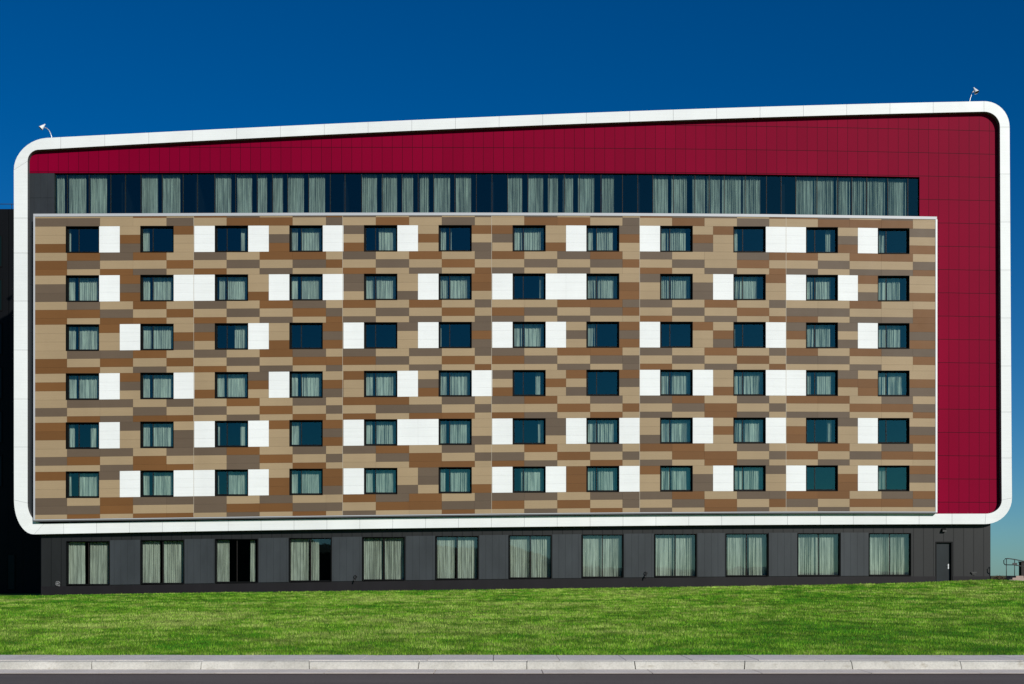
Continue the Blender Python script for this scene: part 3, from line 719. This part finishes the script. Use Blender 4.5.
cc = np.where(t < .5, dark + (mid - dark) * t * 2, mid + (yel - mid) * (t - .5) * 2)
cc *= ((.55 + .9 * RNG.random(NB)) * (.42 + 1.45 * fine))[:, None]
colr = np.ones((NB, 3, 4), np.float32); colr[:, :, :3] = cc[:, None, :]
at = me.color_attributes.new('tint', 'FLOAT_COLOR', 'CORNER'); at.data.foreach_set('color', colr.ravel())
m = mat('grass_blade', (.07, .15, .02), .7, .2); a_ = N(m, 'ShaderNodeAttribute', attribute_name='tint')
L(m, a_.outputs['Color'], bsdf(m).inputs['Base Color']); me.materials.append(m)
tl_ = N(m, 'ShaderNodeBsdfTranslucent'); L(m, a_.outputs['Color'], tl_.inputs[0]); mx_ = N(m, 'ShaderNodeMixShader'); mx_.inputs[0].default_value = .5
L(m, bsdf(m).outputs[0], mx_.inputs[1]); L(m, tl_.outputs[0], mx_.inputs[2]); L(m, mx_.outputs[0], m.node_tree.nodes['Material Output'].inputs[0])
o = bpy.data.objects.new('grass', me); COL.objects.link(o); tag(o, 'short mown green grass growing over the sloping lawn', 'grass', kind='stuff')

# ================================================================== right side: steps, railing, pier, dry shrubs
def gz(px, Y): 
    X = P(px, 0, Y)[0]; return float(lawn_z(np.array([X]), np.array([Y]))[0])
SY = -1.5
m = M['warm_conc'] = concrete('warm_concrete', (.30, .22, .19), (.42, .32, .28))
o3 = P(1016, 579, SY); o3 = (o3[0], SY, gz(1016, SY)); steps = empty('concrete_steps', o3); WORLD[steps.name] = o3
tag(steps, 'low pinkish concrete steps beside the metal handrail at the right edge', 'steps')
for k in range(3):
    a, b = P(1008 + k * 4.2, 0, SY)[0], P(1024, 0, SY)[0]
    q = MB(); zt0 = P(0, 579.6 - k * 1.9, SY)[2]; q.box(a, b, SY - .2 + k * .02, SY + 1.6, o3[2] - .3, zt0 - .0) if k == 0 else q.box(a, b, SY - .15 + k * .1, SY + 1.6, P(0, 579.6 - (k - 1) * 1.9, SY)[2] + .002, zt0)
    q.build('step', m, steps, org=o3)
RY = -1.0; o2 = (P(1006, 0, RY)[0], RY, gz(1006, RY)); rail = empty('handrail', o2); WORLD[rail.name] = o2
tag(rail, 'dark metal pipe handrail with two rails rising beside the steps at the right edge', 'railing')
q = MB(); q.tube([P(*p_, RY) for p_ in ((1005.2, 564.8), (1003.9, 563.4), (1003.8, 560.4), (1005.2, 558.8), (1008, 558.5), (1014, 559.3), (1024, 561.3), (1036, 563.8))], .03, 8); q.build('top_rail', M['rubber'], rail, org=o2)
q = MB(); q.tube([P(*p_, RY) for p_ in ((1005.2, 564.8), (1014, 564.9), (1024, 566.6), (1036, 569))], .026, 8); q.build('lower_rail', M['rubber'], rail, org=o2)
for (px, top) in ((1006.4, 559), (1014.6, 559.5), (1031, 562)):
    q = MB(); a = P(px, top, RY); q.tube([(a[0], RY, a[2]), (a[0], RY, gz(px, RY) - .1)], .024, 8); q.build('post', M['rubber'], rail, org=o2)
q = MB(); a = P(1014.8, 564, RY - .05); q.box(a[0] - .14, a[0] + .14, RY - .07, RY - .035, a[2] - .06, a[2] + .07); q.build('clamp_plate', M['rubber'], rail, org=o2)
q = MB(); a, b = P(1021.4, 582, .3), P(1046, 561.5, .3); q.box(a[0], b[0], .3, .7, a[2] - .3, b[2] - .06); q.box(a[0] - .03, b[0], .26, .74, b[2] - .058, b[2])
pm = mat('dark_brick', (.022, .016, .015), .8); pr = q.build('retaining_pier', pm, org=(a[0], .3, a[2])); tag(pr, 'dark brown low wall at the far right edge in front of the steps', 'wall')

def shrub(px, Y, wpx, hpx, label):
    base = (P(px, 0, Y)[0], Y, gz(px, Y) - .02); root = empty('dry_shrub', base); WORLD[root.name] = base
    tag(root, label, 'shrub', 'dry shrubs by the steps')
    k = (Y - EY) / F; W_, H_ = wpx * k / 2, hpx * k
    st = MB(); lf = MB()
    for i in range(26):
        a = random.uniform(0, 6.28); r = random.random() ** .5 * W_; tip = (base[0] + r * math.cos(a), Y + r * math.sin(a), base[2] + H_ * random.uniform(.5, 1) * (1 - .4 * r / W_))
        b0 = (base[0] + .25 * r * math.cos(a), Y + .25 * r * math.sin(a), base[2]); st.tube([b0, tip], [.009, .004], 5)
        for j in range(34):
            t_ = random.uniform(.25, 1.05); c = [b0[q_] + (tip[q_] - b0[q_]) * t_ + random.gauss(0, .05) for q_ in range(3)]; s_ = random.uniform(.02, .045)
            u = np.array([random.gauss(0, 1) for _ in range(3)]); u /= np.linalg.norm(u); v = np.cross(u, [random.gauss(0, 1) for _ in range(3)]); v /= np.linalg.norm(v)
            c = np.array(c); lf.face([c - u * s_, c + v * s_ * .5, c + u * s_, c - v * s_ * .5])
    st.build('stem', mat('dry_twig', (.10, .06, .04), .9), root, org=base)
    m_ = mat('dry_leaf', (.10, .08, .04), .8); g_ = N(m_, 'ShaderNodeNewGeometry'); L(m_, ramp(m_, g_.outputs['Random Per Island'], [(0, (.05, .045, .02)), (.6, (.13, .09, .045)), (1, (.16, .10, .08))]), bsdf(m_).inputs['Base Color'])
    lf.build('foliage', m_, root, org=base)
shrub(999.5, -.6, 9, 6.5, 'larger dry brown shrub between the building corner and the steps')
shrub(1012, 1.2, 6, 6.0, 'small dry shrub growing behind the handrail post and steps')
shrub(994.0, .2, 5, 3.2, 'lowest dry shrub right at the building corner')

# ================================================================== LIGHT
EL, AZ = 23.0, 27.0          # sun elevation; azimuth to the right of the facade normal
sd_ = np.array([math.sin(R(AZ)) * math.cos(R(EL)), -math.cos(R(AZ)) * math.cos(R(EL)), math.sin(R(EL))])   # towards the sun
sl = bpy.data.lights.new('sun', 'SUN'); so = bpy.data.objects.new('sun', sl); COL.objects.link(so)
sl.energy = 4.1; sl.angle = R(.5); sl.color = (1, .955, .875)
from mathutils import Vector
so.rotation_euler = Vector(sd_).to_track_quat('Z', 'Y').to_euler(); so.location = (30, -60, 40)
wd = bpy.data.worlds.new('World'); sc.world = wd; wd.use_nodes = True; nt = wd.node_tree
sky = nt.nodes.new('ShaderNodeTexSky'); sky.sky_type = 'NISHITA'; sky.sun_disc = False
sky.sun_elevation = R(EL); sky.sun_rotation = math.atan2(sd_[0], sd_[1])
sky.altitude = 1500; sky.air_density = 1.0; sky.dust_density = .7; sky.ozone_density = 4.0
hs = nt.nodes.new('ShaderNodeHueSaturation'); hs.inputs['Saturation'].default_value = 1.36; hs.inputs['Hue'].default_value = .5
gm_ = nt.nodes.new('ShaderNodeGamma'); gm_.inputs[1].default_value = 1.0
bg = nt.nodes['Background']; bg.inputs[1].default_value = .065
nt.links.new(sky.outputs[0], hs.inputs['Color']); tn = nt.nodes.new('ShaderNodeMix'); tn.data_type = 'RGBA'; tn.blend_type = 'MULTIPLY'; tn.inputs[0].default_value = 1; tn.inputs[7].default_value = (.52, .82, .97, 1)   # polarising filter
nt.links.new(hs.outputs[0], tn.inputs[6]); nt.links.new(tn.outputs[2], gm_.inputs[0]); nt.links.new(gm_.outputs[0], bg.inputs[0])

sc.view_settings.view_transform = 'Standard'; sc.view_settings.look = 'None'; sc.view_settings.exposure = 0; sc.view_settings.gamma = 1
sc.render.engine = 'CYCLES'
sc.cycles.max_bounces = 8; sc.cycles.transparent_max_bounces = 12
